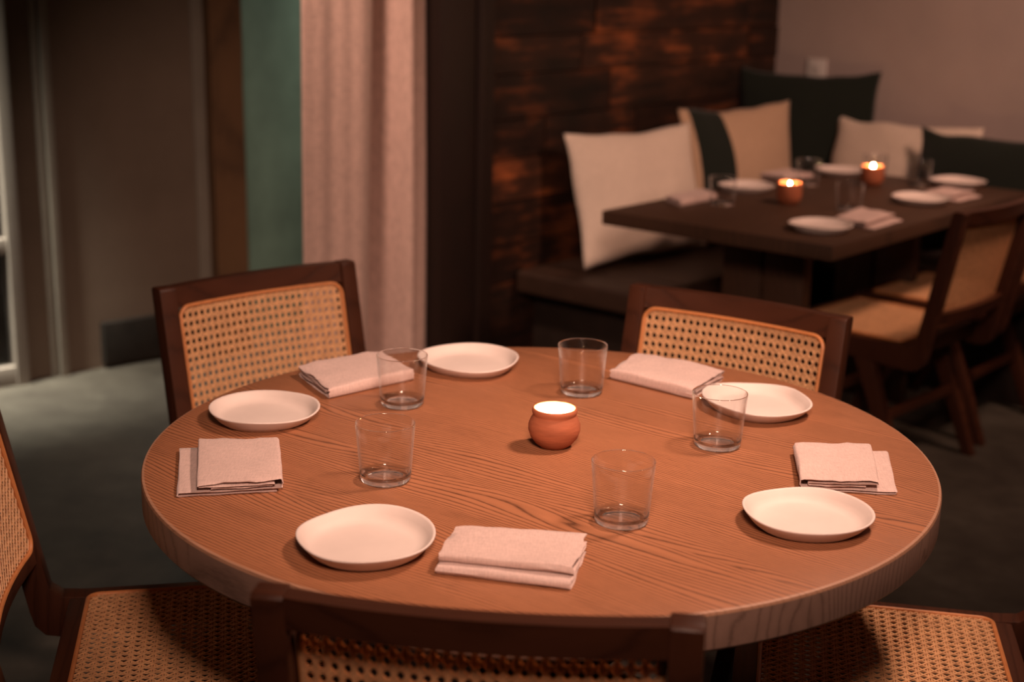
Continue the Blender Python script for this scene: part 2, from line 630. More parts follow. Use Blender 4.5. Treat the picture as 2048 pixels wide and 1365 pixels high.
# glazed door at far left
dr = tag(bpy.data.objects.new('door_1', None), 'pale glazed door at the far left', kind='structure')
COL.objects.link(dr)
dr.matrix_world = LEFT
boxmesh('door_stile', (-0.195, -0.15, -0.045, 0.02, 0.0, 2.2), M['door_paint'], dr, 0.003)
boxmesh('door_stile', (-0.86, -0.80, -0.045, 0.02, 0.0, 2.2), M['door_paint'], dr, 0.003)
for z0, z1 in ((0.0, 0.07), (0.475, 0.53), (1.10, 1.15), (2.14, 2.2)):
    boxmesh('door_rail', (-0.80, -0.195, -0.035, 0.015, z0, z1), M['door_paint'], dr, 0.003)
gp = boxmesh('glass_pane', (-0.80, -0.195, -0.008, -0.002, 0.07, 2.14), M['glass'], dr, 0)
boxmesh('door_backing', (-0.86, -0.15, 0.08, 0.10, 0.0, 2.2), M['black'], dr, 0)

# ------------------------------------------------------------------ curtain
def make_curtain():
    bm = bmesh.new()
    nu, nz = 150, 40
    grid = []
    for k in range(nz + 1):
        zz = 0.02 + 2.9 * k / nz
        rowv = []
        for i in range(nu + 1):
            s = i / nu
            lower = 1.0 - zz / 2.9
            # fold depth profile: flat panel, deep valley, two soft folds
            c = 0.67 - 0.05 * lower
            wdt = 0.034 + 0.060 * lower
            d = 0.045 / (1.0 + math.exp((s - 0.60) / 0.03))
            d -= (0.19 - 0.03 * lower) * math.exp(-((s - c) / wdt) ** 2)
            d += 0.060 * math.exp(-((s - 0.785) / 0.065) ** 2)
            d -= 0.060 * math.exp(-((s - 0.86 - 0.02 * lower) / 0.022) ** 2)
            d += 0.012 * math.exp(-((s - 0.95) / 0.04) ** 2)
            d += 0.0022 * math.sin(s * 46 + 2 * lower) * (0.4 + 0.6 * lower)
            d += 0.008 * noise.noise(Vector((s * 6, zz * 0.8, 0)))
            u = -0.940 + 0.532 * s - 0.035 * lower * (1 - s)
            rowv.append(bm.verts.new((u, 0.03 - d, zz)))
        grid.append(rowv)
    for k in range(nz):
        for i in range(nu):
            bm.faces.new((grid[k][i], grid[k][i + 1], grid[k + 1][i + 1], grid[k + 1][i]))
    o = link_mesh('curtain', bm, M['curtain'], angle=180)
    sd = o.modifiers.new('thickness', 'SOLIDIFY')
    sd.thickness = 0.004
    return room_obj(o)


tag(make_curtain(), 'oatmeal linen curtain hanging in folds beside the board wall', 'curtain')

# ------------------------------------------------------------------ round table
TR, TT = 0.61, 0.0527
tab = thing('round_dining_table', 'large round brown wooden table with thick edge laid for five', 'table')
bm = bmesh.new()
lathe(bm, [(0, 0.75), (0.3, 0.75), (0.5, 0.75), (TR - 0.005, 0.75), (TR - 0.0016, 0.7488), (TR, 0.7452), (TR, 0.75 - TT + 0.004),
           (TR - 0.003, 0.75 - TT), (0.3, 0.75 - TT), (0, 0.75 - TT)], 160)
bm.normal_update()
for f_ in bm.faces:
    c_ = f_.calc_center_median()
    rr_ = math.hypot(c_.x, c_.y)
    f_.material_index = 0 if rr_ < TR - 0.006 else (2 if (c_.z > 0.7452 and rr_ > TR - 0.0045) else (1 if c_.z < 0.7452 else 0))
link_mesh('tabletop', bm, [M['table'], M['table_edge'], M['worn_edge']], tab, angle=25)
for ang in (-52, 38):
    a = R(ang)
    d = Vector((math.cos(a), math.sin(a), 0))
    s = Vector((-d.y, d.x, 0))
    for sg in (-1, 1):
        bm = bmesh.new()
        top = d * (0.40 * sg) + Vector((0, 0, 0.6973))
        bot = d * (-0.36 * sg)
        w, tk = 0.035, 0.03
        off = s * (0.032 * sg)
        hexa(bm, [bot + off - d * w - s * tk, bot + off + d * w - s * tk, bot + off + d * w + s * tk, bot + off - d * w + s * tk,
                  top + off - d * w - s * tk, top + off + d * w - s * tk, top + off + d * w + s * tk, top + off - d * w + s * tk])
        bevel(bm, 0.003)
        link_mesh('leg', bm, M['rect'], tab)

# ------------------------------------------------------------------ cane panels
def clip_rr(p0, d, hw, hh, rad):
    """interval of t where p0+d*t lies inside a rounded rectangle (convex)"""
    def inside(x, y):
        x, y = abs(x), abs(y)
        if x > hw or y > hh:
            return False
        if x > hw - rad and y > hh - rad:
            return (x - hw + rad) ** 2 + (y - hh + rad) ** 2 <= rad * rad
        return True
    T = 1.0
    n = 1200
    ts = [(-T + 2 * T * i / n) for i in range(n + 1)]
    ok = [t_ for t_ in ts if inside(p0[0] + d[0] * t_, p0[1] + d[1] * t_)]
    if len(ok) < 4:
        return None
    return ok[0], ok[-1]


def cane_bm(hw, hh, rad, px, py, place, seg):
    """woven cane: paired uprights and weavers plus both diagonals -> octagonal holes; place(x, y, off)->3D"""
    bm = bmesh.new()
    wd, th = (px + py) / 2 * 0.090, 0.00055
    ll = math.hypot(px, py)
    dx, dy = px / ll, py / ll

    def strand(p0, d, off, wmul=1.0):
        iv = clip_rr(p0, d, hw, hh, rad)
        if not iv:
            return
        n = max(1, int((iv[1] - iv[0]) / seg))
        nx, ny = -d[1] * wd * wmul, d[0] * wd * wmul
        prev = None
        for i in range(n + 1):
            t_ = iv[0] + (iv[1] - iv[0]) * i / n
            x, y = p0[0] + d[0] * t_, p0[1] + d[1] * t_
            ring = [bm.verts.new(place(x - nx, y - ny, off - th)), bm.verts.new(place(x + nx, y + ny, off - th)),
                    bm.verts.new(place(x + nx * 0.7, y + ny * 0.7, off + th)), bm.verts.new(place(x - nx * 0.7, y - ny * 0.7, off + th))]
            if prev:
                for k in range(4):
                    bm.faces.new((prev[k], prev[(k + 1) % 4], ring[(k + 1) % 4], ring[k]))
            else:
                bm.faces.new(ring)
            prev = ring
        bm.faces.new(list(reversed(prev)))

    nxn = int(hw / px) + 2
    nyn = int(hh / py) + 2
    for i in range(-nxn, nxn + 1):
        for s in (-0.105 * px, 0.105 * px):
            strand((i * px + s, 0), (0, 1), 0.0)
    for j in range(-nyn, nyn + 1):
        for s in (-0.105 * py, 0.105 * py):
            strand((0, j * py + s), (1, 0), 0.0009)
    nd = nxn + nyn
    for k in range(-nd, nd + 1):
        c = k + 0.5
        strand((c / 2 * px, -c / 2 * py), (dx, dy), 0.0018, 1.1)
        strand((c / 2 * px, c / 2 * py), (dx, -dy), 0.0026, 1.1)
    return bm


def rr_loop(hw, hh, rad, n=7):
    pts = []
    for cx, cy, a0 in ((hw - rad, hh - rad, 0), (-hw + rad, hh - rad, 90), (-hw + rad, -hh + rad, 180), (hw - rad, -hh + rad, 270)):
        for i in range(n):
            a = R(a0 + 90 * i / (n - 1))
            pts.append((cx + rad * math.cos(a), cy + rad * math.sin(a)))
    out = []
    for i, p in enumerate(pts):
        q = pts[(i + 1) % len(pts)]
        dd = math.hypot(q[0] - p[0], q[1] - p[1])
        k = max(1, int(dd / 0.03))
        for j in range(k):
            out.append((p[0] + (q[0] - p[0]) * j / k, p[1] + (q[1] - p[1]) * j / k))
    return out


# ------------------------------------------------------------------ chair (faces local +Y)
CW, CH, SZ = 0.475, 0.845, 0.435
BOW = 0.028


def back_y(zz):
    return -0.257 - (zz - 0.45) * 0.205


def bow(x):
    return -BOW * (1 - (x / (CW / 2)) ** 2)


def make_chair(label):
    t = thing('cane_dining_chair', label, 'chair', group=None)
    hwid = CW / 2
    # L-shaped side frames: reclined stile running into the seat rail
    for sx in (-1, 1):
        bm = bmesh.new()
        poly = []
        poly += [(0.232, 0.388), (0.235, 0.393), (0.235, 0.433), (0.231, 0.438)]
        poly += [(-0.19, 0.438), (-0.228, 0.441), (-0.246, 0.455), (back_y(0.5) + 0.012, 0.5)]
        tz = CH
        poly += [(back_y(tz) + 0.015, tz - 0.004), (back_y(tz) + 0.011, tz), (back_y(tz) - 0.016, tz), (back_y(tz) - 0.022, tz - 0.005)]
        poly += [(back_y(0.50) - 0.030, 0.50), (-0.281, 0.415), (-0.274, 0.389), (-0.257, 0.371), (-0.230, 0.366), (-0.15, 0.370)]
        x0 = sx * hwid
        x1 = sx * (hwid - 0.036)
        prism(bm, poly, 1.0, lambda a, b, h, x0=x0, x1=x1: (x0 + (x1 - x0) * h, a, b))
        bmesh.ops.recalc_face_normals(bm, faces=bm.faces[:])
        bevel(bm, 0.004, 2)
        link_mesh('side_frame', bm, M['chair_v'], t)
    # curved rails of the back
    iw = hwid - 0.036

    def rail(name, zc, h, d):
        bm = bmesh.new()
        n = 16
        rings = []
        for i in range(n + 1):
            x = -iw + 2 * iw * i / n
            y = back_y(zc) + bow(x)
            dz = h / 2
            rings.append([bm.verts.new((x, y - d / 2 + 0.205 * dz, zc - dz)), bm.verts.new((x, y + d / 2 + 0.205 * dz, zc - dz)),
                          bm.verts.new((x, y + d / 2 - 0.205 * dz, zc + dz)), bm.verts.new((x, y - d / 2 - 0.205 * dz, zc + dz))])
        for i in range(n):
            a, b = rings[i], rings[i + 1]
            for k in range(4):
                bm.faces.new((a[k], a[(k + 1) % 4], b[(k + 1) % 4], b[k]))
        bm.faces.new(rings[0])
        bm.faces.new(list(reversed(rings[-1])))
        return link_mesh(name, bm, M['chair'], t, angle=30)
    rail('top_rail', CH - 0.0225, 0.041, 0.026)
    rail('lower_rail', 0.522, 0.036, 0.026)
    # frame cheeks beside the cane are the stiles; cane panel
    hw, hh, zc = iw - 0.002, 0.137, 0.668

    def place(x, y, off):
        zz = zc + y
        return (x, back_y(zz) + bow(x) + 0.012 + off, zz - 0.2 * off)
    cb = link_mesh('backrest_cane', cane_bm(hw - 0.002, hh - 0.002, 0.022, 0.0149, 0.0178, place, 0.045), M['cane'], t, smooth=False)
    bm = bmesh.new()
    sweep(bm, [place(x, y, 0.004) for x, y in rr_loop(hw - 0.003, hh - 0.002, 0.024)], circ(0.0042, 8), True, Vector((0, 1, 0)))
    link_mesh('cane_binding', bm, M['cane_border'], cb)
    # seat
    sw = hwid - 0.036
    bm = bmesh.new()
    box(bm, -sw, sw, 0.195, 0.235, 0.390, 0.438)
    bevel(bm, 0.004)
    link_mesh('front_rail', bm, M['chair'], t)
    bm = bmesh.new()
    box(bm, -sw, sw, -0.215, -0.182, 0.390, 0.438)
    bevel(bm, 0.004)
    link_mesh('rear_rail', bm, M['chair'], t)

    def splace(x, y, off):
        sag = -0.004 * (1 - (x / 0.2) ** 2) * (1 - ((y) / 0.2) ** 2)
        return (x, y + 0.006, SZ + 0.0035 + off + sag)
    sc = link_mesh('seat_cane', cane_bm(sw + 0.004, 0.190, 0.018, 0.0163, 0.0176, splace, 0.1), M['cane'], t, smooth=False)
    bm = bmesh.new()
    sweep(bm, [splace(x, y, 0.002) for x, y in rr_loop(sw + 0.003, 0.189, 0.02)], circ(0.004, 8), True, Vector((0, 0, 1)))
    link_mesh('cane_binding', bm, M['cane_border'], sc)
    # inverted-V legs under the seat rails
    for sx in (-1, 1):
        for fy, ty in ((1, 0.03), (-1, -0.075)):
            bm = bmesh.new()
            xa, xb = sx * (hwid - 0.034), sx * (hwid - 0.002)
            by = 0.20 if fy > 0 else -0.235
            hexa(bm, [(xa, by - 0.017, 0.0), (xb, by - 0.017, 0.0), (xb, by + 0.017, 0.0), (xa, by + 0.017, 0.0),
                      (xa, ty - 0.032, 0.40), (xb, ty - 0.032, 0.40), (xb, ty + 0.032, 0.40), (xa, ty + 0.032, 0.40)])
            bmesh.ops.recalc_face_normals(bm, faces=bm.faces[:])
            bevel(bm, 0.004)
            link_mesh('leg', bm, M['chair_v'], t)
    for y, zz in ((0.112, 0.205), (-0.155, 0.205)):
        bm = bmesh.new()
        box(bm, -sw, sw, y - 0.011, y + 0.011, zz - 0.014, zz + 0.014)
        bevel(bm, 0.003)
        link_mesh('stretcher', bm, M['chair'], t)
    return t


def rz_of(fx, fy):
    return math.atan2(fy, fx) - math.pi / 2


G_RT = 'cane chairs around the round table'
G_LT = 'cane chairs along the rectangular table'
ch0 = make_chair('far left cane-backed chair at the round table, before the green wall and curtain')
ch0['group'] = G_RT
ch0.location = (-0.3633, 0.5534, 0)
ch0.rotation_euler = (0, 0, rz_of(0.669, -0.743))
dup(ch0, (0.2081, 0.3692, 0), rz_of(-0.555, -0.832), 'cane-backed chair at the far right of the round table, before the bench')
dup(ch0, (-0.0340, -0.4272, 0), rz_of(0.12, 0.993), 'nearest cane chair seen from behind, its back against the near table edge')
dup(ch0, (-0.536, -0.078, 0), rz_of(0.98, 0.20), 'cane chair cut off by the left frame edge, its seat under the table')
dup(ch0, (0.548, -0.10, 0), rz_of(-0.98, 0.18), 'cane chair at the lower right corner showing only its seat')
fr = UD * 0.05 + VD * -0.998
dup(ch0, uv(0.305, 1.240), rz_of(fr.x, fr.y), 'cane chair nearest us along the rectangular table, its back at the right edge', G_LT)
dup(ch0, uv(0.85, 1.235), rz_of(-VD.x, -VD.y), 'second cane chair along the rectangular table, mostly hidden behind the nearer one', G_LT)


# ------------------------------------------------------------------ tableware
def make_plate(name, label, loc, coef, seed, group, rz=0.0, h=0.0205):
    bm = bmesh.new()
    n = 96
    rnd = random.Random(seed)
    ph = [rnd.uniform(0, 6.28) for _ in range(3)]

    def rad(a):
        r = coef[0][0] / 2
        for k, (c, s) in enumerate(coef[1:], 1):
            r += c * math.cos(k * a) + s * math.sin(k * a)
        return r

    def zwob(a):
        return 0.0014 * math.sin(2 * a + ph[0]) + 0.0010 * math.sin(3 * a + ph[1])
    prof = [(0.0, 0.0, 0), (0.70, 0.0, 0), (0.77, 0.015, 0), (0.87, 0.34, 0.4), (0.955, 0.76, 0.9), (0.988, 0.93, 1), (0.999, 1.0, 1), (0.994, 1.06, 1),
            (0.972, 1.07, 1), (0.945, 0.98, 1), (0.89, 0.64, 0.5), (0.835, 0.40, 0.2), (0.775, 0.24, 0), (0.70, 0.205, 0), (0.4, 0.195, 0), (0.0, 0.195, 0)]
    rings = []
    for f, zz, wb_ in prof:
        if f == 0:
            rings.append([bm.verts.new((0, 0, zz * h))])
            continue
        ring = []
        for i in range(n):
            a = 2 * math.pi * i / n
            rr = rad(a)
            r = f * (rr * (0.35 + 0.65 * f) + coef[0][0] / 2 * (0.65 - 0.65 * f))
            ring.append(bm.verts.new((r * math.cos(a), r * math.sin(a), zz * h + wb_ * zwob(a))))
        rings.append(ring)
    for k in range(len(rings) - 1):
        a, b = rings[k], rings[k + 1]
        for i in range(n):
            j = (i + 1) % n
            if len(a) == 1:
                bm.faces.new((a[0], b[i], b[j]))
            elif len(b) == 1:
                bm.faces.new((a[i], a[j], b[0]))
            else:
                bm.faces.new((a[i], a[j], b[j], b[i]))
    o = link_mesh(name, bm, M['plate'], angle=180)
    o.location = loc
    o.rotation_euler = (0, 0, rz)
    return tag(o, label, 'plate', group)


TZ = 0.75
G_PL = 'stoneware plates on the round table'
PLATES = [
    ((-0.2287, -0.4086), [(0.187, 0), (0.0002, -0.0001), (-0.0037, 0.0002), (-0.0005, 0.0001), (0.0009, 0.0), (-0.0007, 0.0007)],
     'front left plate on the round table, left of the nearest napkin'),
    ((0.3645, -0.2924), [(0.1782, 0), (0, 0), (0.0006, 0.0001), (0.0005, -0.0009), (0.0002, -0.0006), (0.0006, 0.0003)],
     'front right plate, touching the folded napkin at the right side of the round table'),
    ((-0.4576, 0.1179), [(0.1848, 0), (0.0001, -0.0003), (-0.001, -0.0028), (0.0023, 0.0005), (0.0004, 0.0007), (-0.0007, 0.0005)],
     'leftmost plate on the round table, just behind the squarish left napkin'),
    ((-0.1296, 0.4523), [(0.1953, 0), (-0.0002, 0.0001), (-0.0019, -0.003), (-0.0031, -0.0001), (-0.0001, 0.0011), (0.0004, 0.0004)],
     'farthest plate on the round table, right of the back left tumbler'),
    ((0.3752, 0.2257), [(0.1901, 0), (0.0002, 0), (-0.0042, -0.0041), (-0.0015, 0.0014), (-0.0003, -0.0018), (-0.0006, -0.0013)],
     'wavy plate partly seen through the right tumbler, before the far right chair'),
]
for i, (p, c, lb) in enumerate(PLATES):
    make_plate('stoneware_plate', lb, (p[0], p[1], TZ), c, i, G_PL)

C_RND = [(0.190, 0), (0, 0), (0.002, 0.001), (0.001, -0.001), (0.0004, 0.0006)]
G_PL2 = 'stoneware plates on the rectangular table'
for i, (u, v, lb) in enumerate([
        (0.485, 0.625, 'plate on the rectangular table left of its nearer candle, on the bench side'),
        (-0.005, 1.18, 'plate at the nearest corner of the rectangular table'),
        (0.69, 1.166, 'plate before the nearest chair of the rectangular table, right of the open napkin'),
        (1.09, 0.66, 'farthest plate on the rectangular table, left of the farther candle'),
        (1.15, 1.09, 'plate at the far right end of the rectangular table, behind a napkin')]):
    q = uv(u, v, TZ)
    make_plate('stoneware_plate', lb, q, C_RND, 20 + i, G_PL2, 0.7 * i)


def make_tumbler(label, loc, group):
    bm = bmesh.new()
    ro, rb, h = 0.0440, 0.0372, 0.0895
    prof = [(0.0, 0.0018), (0.022, 0.0016), (0.029, 0.0002), (0.0325, 0.0), (0.0352, 0.0010), (0.0368, 0.0035), (0.0375, 0.008), (0.0380, 0.013),
            (0.0400, 0.04), (0.0424, 0.07), (ro - 0.0001, h - 0.0010), (ro - 0.0004, h - 0.0002), (ro - 0.0008, h), (ro - 0.0012, h - 0.0003), (ro - 0.0015, h - 0.0012),
            (0.0408, 0.07), (0.0383, 0.04), (0.0360, 0.014), (0.0348, 0.0105), (0.0315, 0.0082), (0.026, 0.0072), (0.018, 0.0078), (0.010, 0.0086), (0.0, 0.0088)]

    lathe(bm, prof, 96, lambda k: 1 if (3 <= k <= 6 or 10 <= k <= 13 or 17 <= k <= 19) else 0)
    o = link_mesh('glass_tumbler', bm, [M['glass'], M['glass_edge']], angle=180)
    o.location = loc
    return tag(o, label, 'glass', group)


G_GL = 'clear tumblers on the round table'
TUMB = [((-0.2356, 0.2111), 'clear tumbler in front of the far left folded napkin, beside the farthest plate'),
        ((-0.2283, -0.1577), 'clear tumbler left of the candle pot, nearer than the one by the far left napkin'),
        ((0.076, 0.3022), 'farthest clear tumbler, directly behind the candle pot'),
        ((0.2826, 0.0286), 'clear tumbler standing in front of the wavy far right plate'),
        ((0.1093, -0.2993), 'nearest clear tumbler, right of and behind the front napkin')]
g0 = None
for p, lb in TUMB:
    if g0 is None:
        g0 = make_tumbler(lb, (p[0], p[1], TZ), G_GL)
    else:
        o = g0.copy()
        COL.objects.link(o)
        o.location = (p[0], p[1], TZ)
        tag(o, lb, 'glass', G_GL)
for p, lb in [((0.600, 2.395), 'tumbler at the left end of the rectangular table, overlapping a napkin'),
              ((0.992, 2.337), 'tumbler on the rectangular table just behind the open near napkin'),
              ((0.960, 2.858), 'tumbler on the rectangular table between the two candles, before the striped cushion'),
              ((1.235, 3.030), 'tumbler close behind the farther candle of the rectangular table'),
              ((1.36, 2.90), 'tumbler at the right of the rectangular table, before the dark green lumbar cushion')]:
    o = g0.copy()
    COL.objects.link(o)
    o.location = (p[0], p[1], TZ)
    tag(o, lb, 'glass', 'clear tumblers on the rectangular table')


# ------------------------------------------------------------------ napkins
def fold_path(layers, La):
    """layers: [(a_start, a_end, z), ...] consecutive, joined with round folds -> dense polyline (metres, z)"""
    pts = []
    for i, (a0, a1, zz) in enumerate(layers):
        n = 10
        for k in range(n + 1):
            pts.append(((a0 + (a1 - a0) * k / n) * La, zz))
        if i < len(layers) - 1:
            z2 = layers[i + 1][2]
            r = abs(z2 - zz) / 2
            sgn = 1 if a1 > a0 else -1
            cx, cz = a1 * La, (zz + z2) / 2
            bul = min(r, 0.0045) if r > 0.0045 else r
            for k in range(1, 8):
                th = -math.pi / 2 + math.pi * k / 8
                pts.append((cx + sgn * bul * math.cos(th), cz + (z2 - zz) / 2 * math.sin(th)))
    return pts


def make_napkin(label, quad, layers, group, seed=0, wr=0.0020, lift=None):
    p00, p10, p11, p01 = [Vector((*q, 0)) for q in quad]
    ctr = (p00 + p10 + p11 + p01) / 4
    La = ((p10 - p00).length + (p11 - p01).length) / 2
    Lb = ((p01 - p00).length + (p11 - p10).length) / 2
    path = fold_path([(p, q, 0.0006 + (r_ - 0.0006) * 1.22) for p, q, r_ in layers], La)
    th = 0.00075
    n = len(path)
    nor = []
    for i in range(n):
        a = path[max(0, i - 1)]
        c = path[min(n - 1, i + 1)]
        tx, tz = c[0] - a[0], c[1] - a[1]
        l_ = math.hypot(tx, tz) or 1
        nor.append((-tz / l_, tx / l_))
    ring = [(path[i][0] + nor[i][0] * th, path[i][1] + nor[i][1] * th) for i in range(n)]
    ring += [(path[i][0] - nor[i][0] * th, path[i][1] - nor[i][1] * th) for i in range(n - 1, -1, -1)]
    bm = bmesh.new()
    nb = 18
    zmax = max(p[1] for p in ring)
    rings = []
    for j in range(nb + 1):
        b = j / nb
        row = []
        for k, (x, zz) in enumerate(ring):
            a = x / La
            P = (p00 * (1 - a) + p10 * a) * (1 - b) + (p01 * (1 - a) + p11 * a) * b
            f = max(0.0, zz) / zmax
            nv = noise.noise(Vector((a * 3.2 + seed * 7, b * 2.6, f * 1.2)))
            n2 = noise.noise(Vector((a * 8 + seed * 3, b * 7, f * 2 + 5)))
            e = abs(b - 0.5) * 2
            dz = (nv * wr * 1.7 + n2 * wr * 0.8) * f
            dz -= 0.0022 * f * e ** 4                    # ends relax a little
            dx = (noise.noise(Vector((zz * 260 + seed, b * 3.0, 9))) * 0.0022) * (0.3 + e)
            P = P + (p10 - p00).normalized() * dx
            # ragged layer ends
            if j in (0, nb):
                P = P + (p01 - p00).normalized() * noise.noise(Vector((zz * 320, a * 3, seed + b * 9))) * 0.0045
            row.append(bm.verts.new(P - ctr + Vector((0, 0, max(0.0, zz + th + dz)))))
        rings.append(row)
    k = len(ring)
    for j in range(nb):
        A, B = rings[j], rings[j + 1]
        for i in range(k):
            bm.faces.new((A[i], A[(i + 1) % k], B[(i + 1) % k], B[i]))
    # end caps as quads between the two sides of the sheet
    for A in (rings[0], rings[-1]):
        for i in range(n - 1):
            bm.faces.new((A[i], A[i + 1], A[k - 2 - i], A[k - 1 - i]))
    o = link_mesh('linen_napkin', bm, M['napkin'], angle=60)
    o.location = (ctr.x, ctr.y, TZ + 0.0001)
    return tag(o, label, 'napkin', group)


Z_FOLD = [(0.97, 0.0, 0.0006), (0.0, 1.0, 0.0045), (1.0, 0.20, 0.0165), (0.20, 0.93, 0.0122), (0.93, 0.32, 0.0088)]
ROLL2 = [(0.95, 0.0, 0.0006), (0.0, 0.95, 0.0092), (0.95, 0.13, 0.0116), (0.13, 1.0, 0.0205)]
WRAP = [(0.10, 0.97, 0.0060), (0.97, 0.0, 0.0006), (0.0, 1.0, 0.0165), (1.0, 0.10, 0.0118), (0.10, 0.95, 0.0090)]
G_NP = 'folded napkins on the round table'
make_napkin('squarish folded napkin at the left of the round table, before the leftmost plate',
            [(-0.553, -0.054), (-0.411, -0.032), (-0.374, -0.215), (-0.511, -0.246)], Z_FOLD, G_NP, 1)
make_napkin('squarish folded napkin at the right edge of the round table, behind the front right plate',
            [(0.545, 0.004), (0.402, -0.005), (0.383, -0.165), (0.516, -0.174)], Z_FOLD, G_NP, 2)
make_napkin('long folded napkin at the front of the round table, beside the front left plate',
            [(-0.133, -0.484), (-0.112, -0.388), (0.058, -0.402), (0.034, -0.522)], ROLL2, G_NP, 3)
make_napkin('folded napkin before the far left chair, overlapped by a tumbler',
            [(-0.366, 0.235), (-0.437, 0.366), (-0.298, 0.485), (-0.229, 0.360)], WRAP, G_NP, 4)
make_napkin('folded napkin before the far right chair, left of the wavy plate',
            [(0.134, 0.395), (0.191, 0.510), (0.341, 0.402), (0.272, 0.278)], WRAP, G_NP, 5)
G_NP2 = 'folded napkins on the rectangular table'
make_napkin('napkin at the left corner of the rectangular table, behind a tumbler',
            [(0.46, 2.34), (0.425, 2.44), (0.56, 2.60), (0.595, 2.50)], WRAP, G_NP2, 6)
make_napkin('napkin beside the nearest plate of the rectangular table',
            [(0.985, 1.985), (0.900, 2.096), (1.020, 2.285), (1.112, 2.150)], Z_FOLD, G_NP2, 7)
make_napkin('napkin at the right of the rectangular table, between its two right plates',
            [(1.395, 2.54), (1.31, 2.63), (1.415, 2.76), (1.505, 2.66)], Z_FOLD, G_NP2, 8)
make_napkin('napkin on the bench side of the rectangular table, before the striped cushion',
            [(0.885, 2.93), (0.815, 2.99), (0.94, 3.12), (1.01, 3.03)], WRAP, G_NP2, 9)


# ------------------------------------------------------------------ candles
def make_candle(label, loc, prof_out, prof_in, wax_z, wax_r, flame_z, fh, power, group=None):
    t = thing('candle_pot', label, 'candle', loc, 0, group)
    bm = bmesh.new()
    lathe(bm, prof_out + prof_in, 72)
    link_mesh('clay_pot', bm, M['clay'], t, angle=180)
    bm = bmesh.new()
    lathe(bm, [(0, wax_z - 0.012), (wax_r, wax_z - 0.012), (wax_r, wax_z), (wax_r * 0.6, wax_z - 0.001), (0, wax_z - 0.0015)], 48)
    wx = link_mesh('wax', bm, M['wax'], t)
    bm = bmesh.new()
    sweep(bm, [(0, 0, wax_z - 0.002), (0.0003, 0, wax_z + 0.003), (0.001, 0, flame_z + 0.001)], circ(0.0008, 6), upv=Vector((0, 1, 0)))
    link_mesh('wick', bm, M['wick'], wx)
    bm = bmesh.new()
    pf = [(0, 0), (0.30, 0.06), (0.46, 0.2), (0.5, 0.34), (0.42, 0.52), (0.27, 0.72), (0.12, 0.9), (0, 1.0)]
    lathe(bm, [(r * fh * 0.5, flame_z + zz * fh) for r, zz in pf], 20)
    fl = link_mesh('flame', bm, M['flame'], t)
    lt = bpy.data.lights.new('candle_light', 'POINT')
    lt.energy = power
    lt.color = (1.0, 0.50, 0.22)
    lt.shadow_soft_size = 0.006
    lo = bpy.data.objects.new('candle_light', lt)
    lo.location = Vector(loc) + Vector((0, 0, flame_z + fh * 0.3))
    COL.objects.link(lo)
    return t


belly_out = [(0.0, 0.0), (0.019, 0.0), (0.0225, 0.0015), (0.030, 0.0075), (0.0375, 0.0175), (0.0412, 0.0285), (0.0410, 0.0375), (0.0378, 0.0465),
             (0.0345, 0.0520), (0.0340, 0.0540), (0.0352, 0.0560), (0.0358, 0.0590), (0.0356, 0.0620), (0.0345, 0.0638)]
belly_in = [(0.0325, 0.0645), (0.0312, 0.0630), (0.0308, 0.0560), (0.033, 0.048), (0.0365, 0.036), (0.035, 0.022), (0.02, 0.008), (0.0, 0.007)]
make_candle('round-bellied terracotta pot holding a lit candle at the centre of the round table', (0.022, 0.010, TZ), belly_out, belly_in, 0.0545, 0.0312, 0.0560, 0.014, 12.0)
cup_out = [(0.0, 0.0), (0.024, 0.0), (0.029, 0.002), (0.036, 0.013), (0.0400, 0.028), (0.0405, 0.045), (0.0395, 0.060), (0.0385, 0.068), (0.0370, 0.070)]
cup_in = [(0.0352, 0.0685), (0.0355, 0.060), (0.0365, 0.045), (0.034, 0.02), (0.022, 0.008), (0.0, 0.007)]
make_candle('terracotta cup with a lit candle on the rectangular table, the nearer of its two', (0.821, 2.441, TZ), cup_out, cup_in, 0.050, 0.0355, 0.052, 0.019, 2.6, 'candle cups on the rectangular table')
make_candle('terracotta cup with a lit candle on the rectangular table, the farther of its two', (1.192, 2.884, TZ), cup_out, cup_in, 0.050, 0.0355, 0.054, 0.023, 2.6, 'candle cups on the rectangular table')

# ------------------------------------------------------------------ rectangular table
rtb = thing('rectangular_dining_table', 'dark rectangular wooden table in the bench corner with two lit candles', 'table', O0, ROOM_RZ)
# local X = U, local Y = -V
bm = bmesh.new()
box(bm, -0.20, 1.205, -1.325, -0.530, 0.706, 0.75)
bevel(bm, 0.004)
link_mesh('tabletop', bm, M['rect'], rtb)
for u in (0.10, 0.86):
    bm = bmesh.new()
    box(bm, u, u + 0.05, -1.08, -0.94, 0.0, 0.706)
    bevel(bm, 0.004)
    link_mesh('leg', bm, M['rect'], rtb)
    bm = bmesh.new()
    box(bm, u, u + 0.05, -0.93, -0.79, 0.0, 0.706)
    bevel(bm, 0.004)
    link_mesh('leg', bm, M['rect'], rtb)
    bm = bmesh.new()
    box(bm, u - 0.01, u + 0.06, -1.15, -0.70, 0.66, 0.706)
    bevel(bm, 0.004)
    link_mesh('leg_brace', bm, M['rect'], rtb)

# ------------------------------------------------------------------ bench
bench = thing('banquette_bench', 'dark brown upholstered corner bench along the board wall', 'bench', O0, ROOM_RZ)


def cushion(name, x0, x1, y0, y1, z0, z1, mat, parent):
    bm = bmesh.new()
    box(bm, x0, x1, y0, y1, z0, z1)
    bevel(bm, 0.016, 4)
    return link_mesh(name, bm, mat, parent)


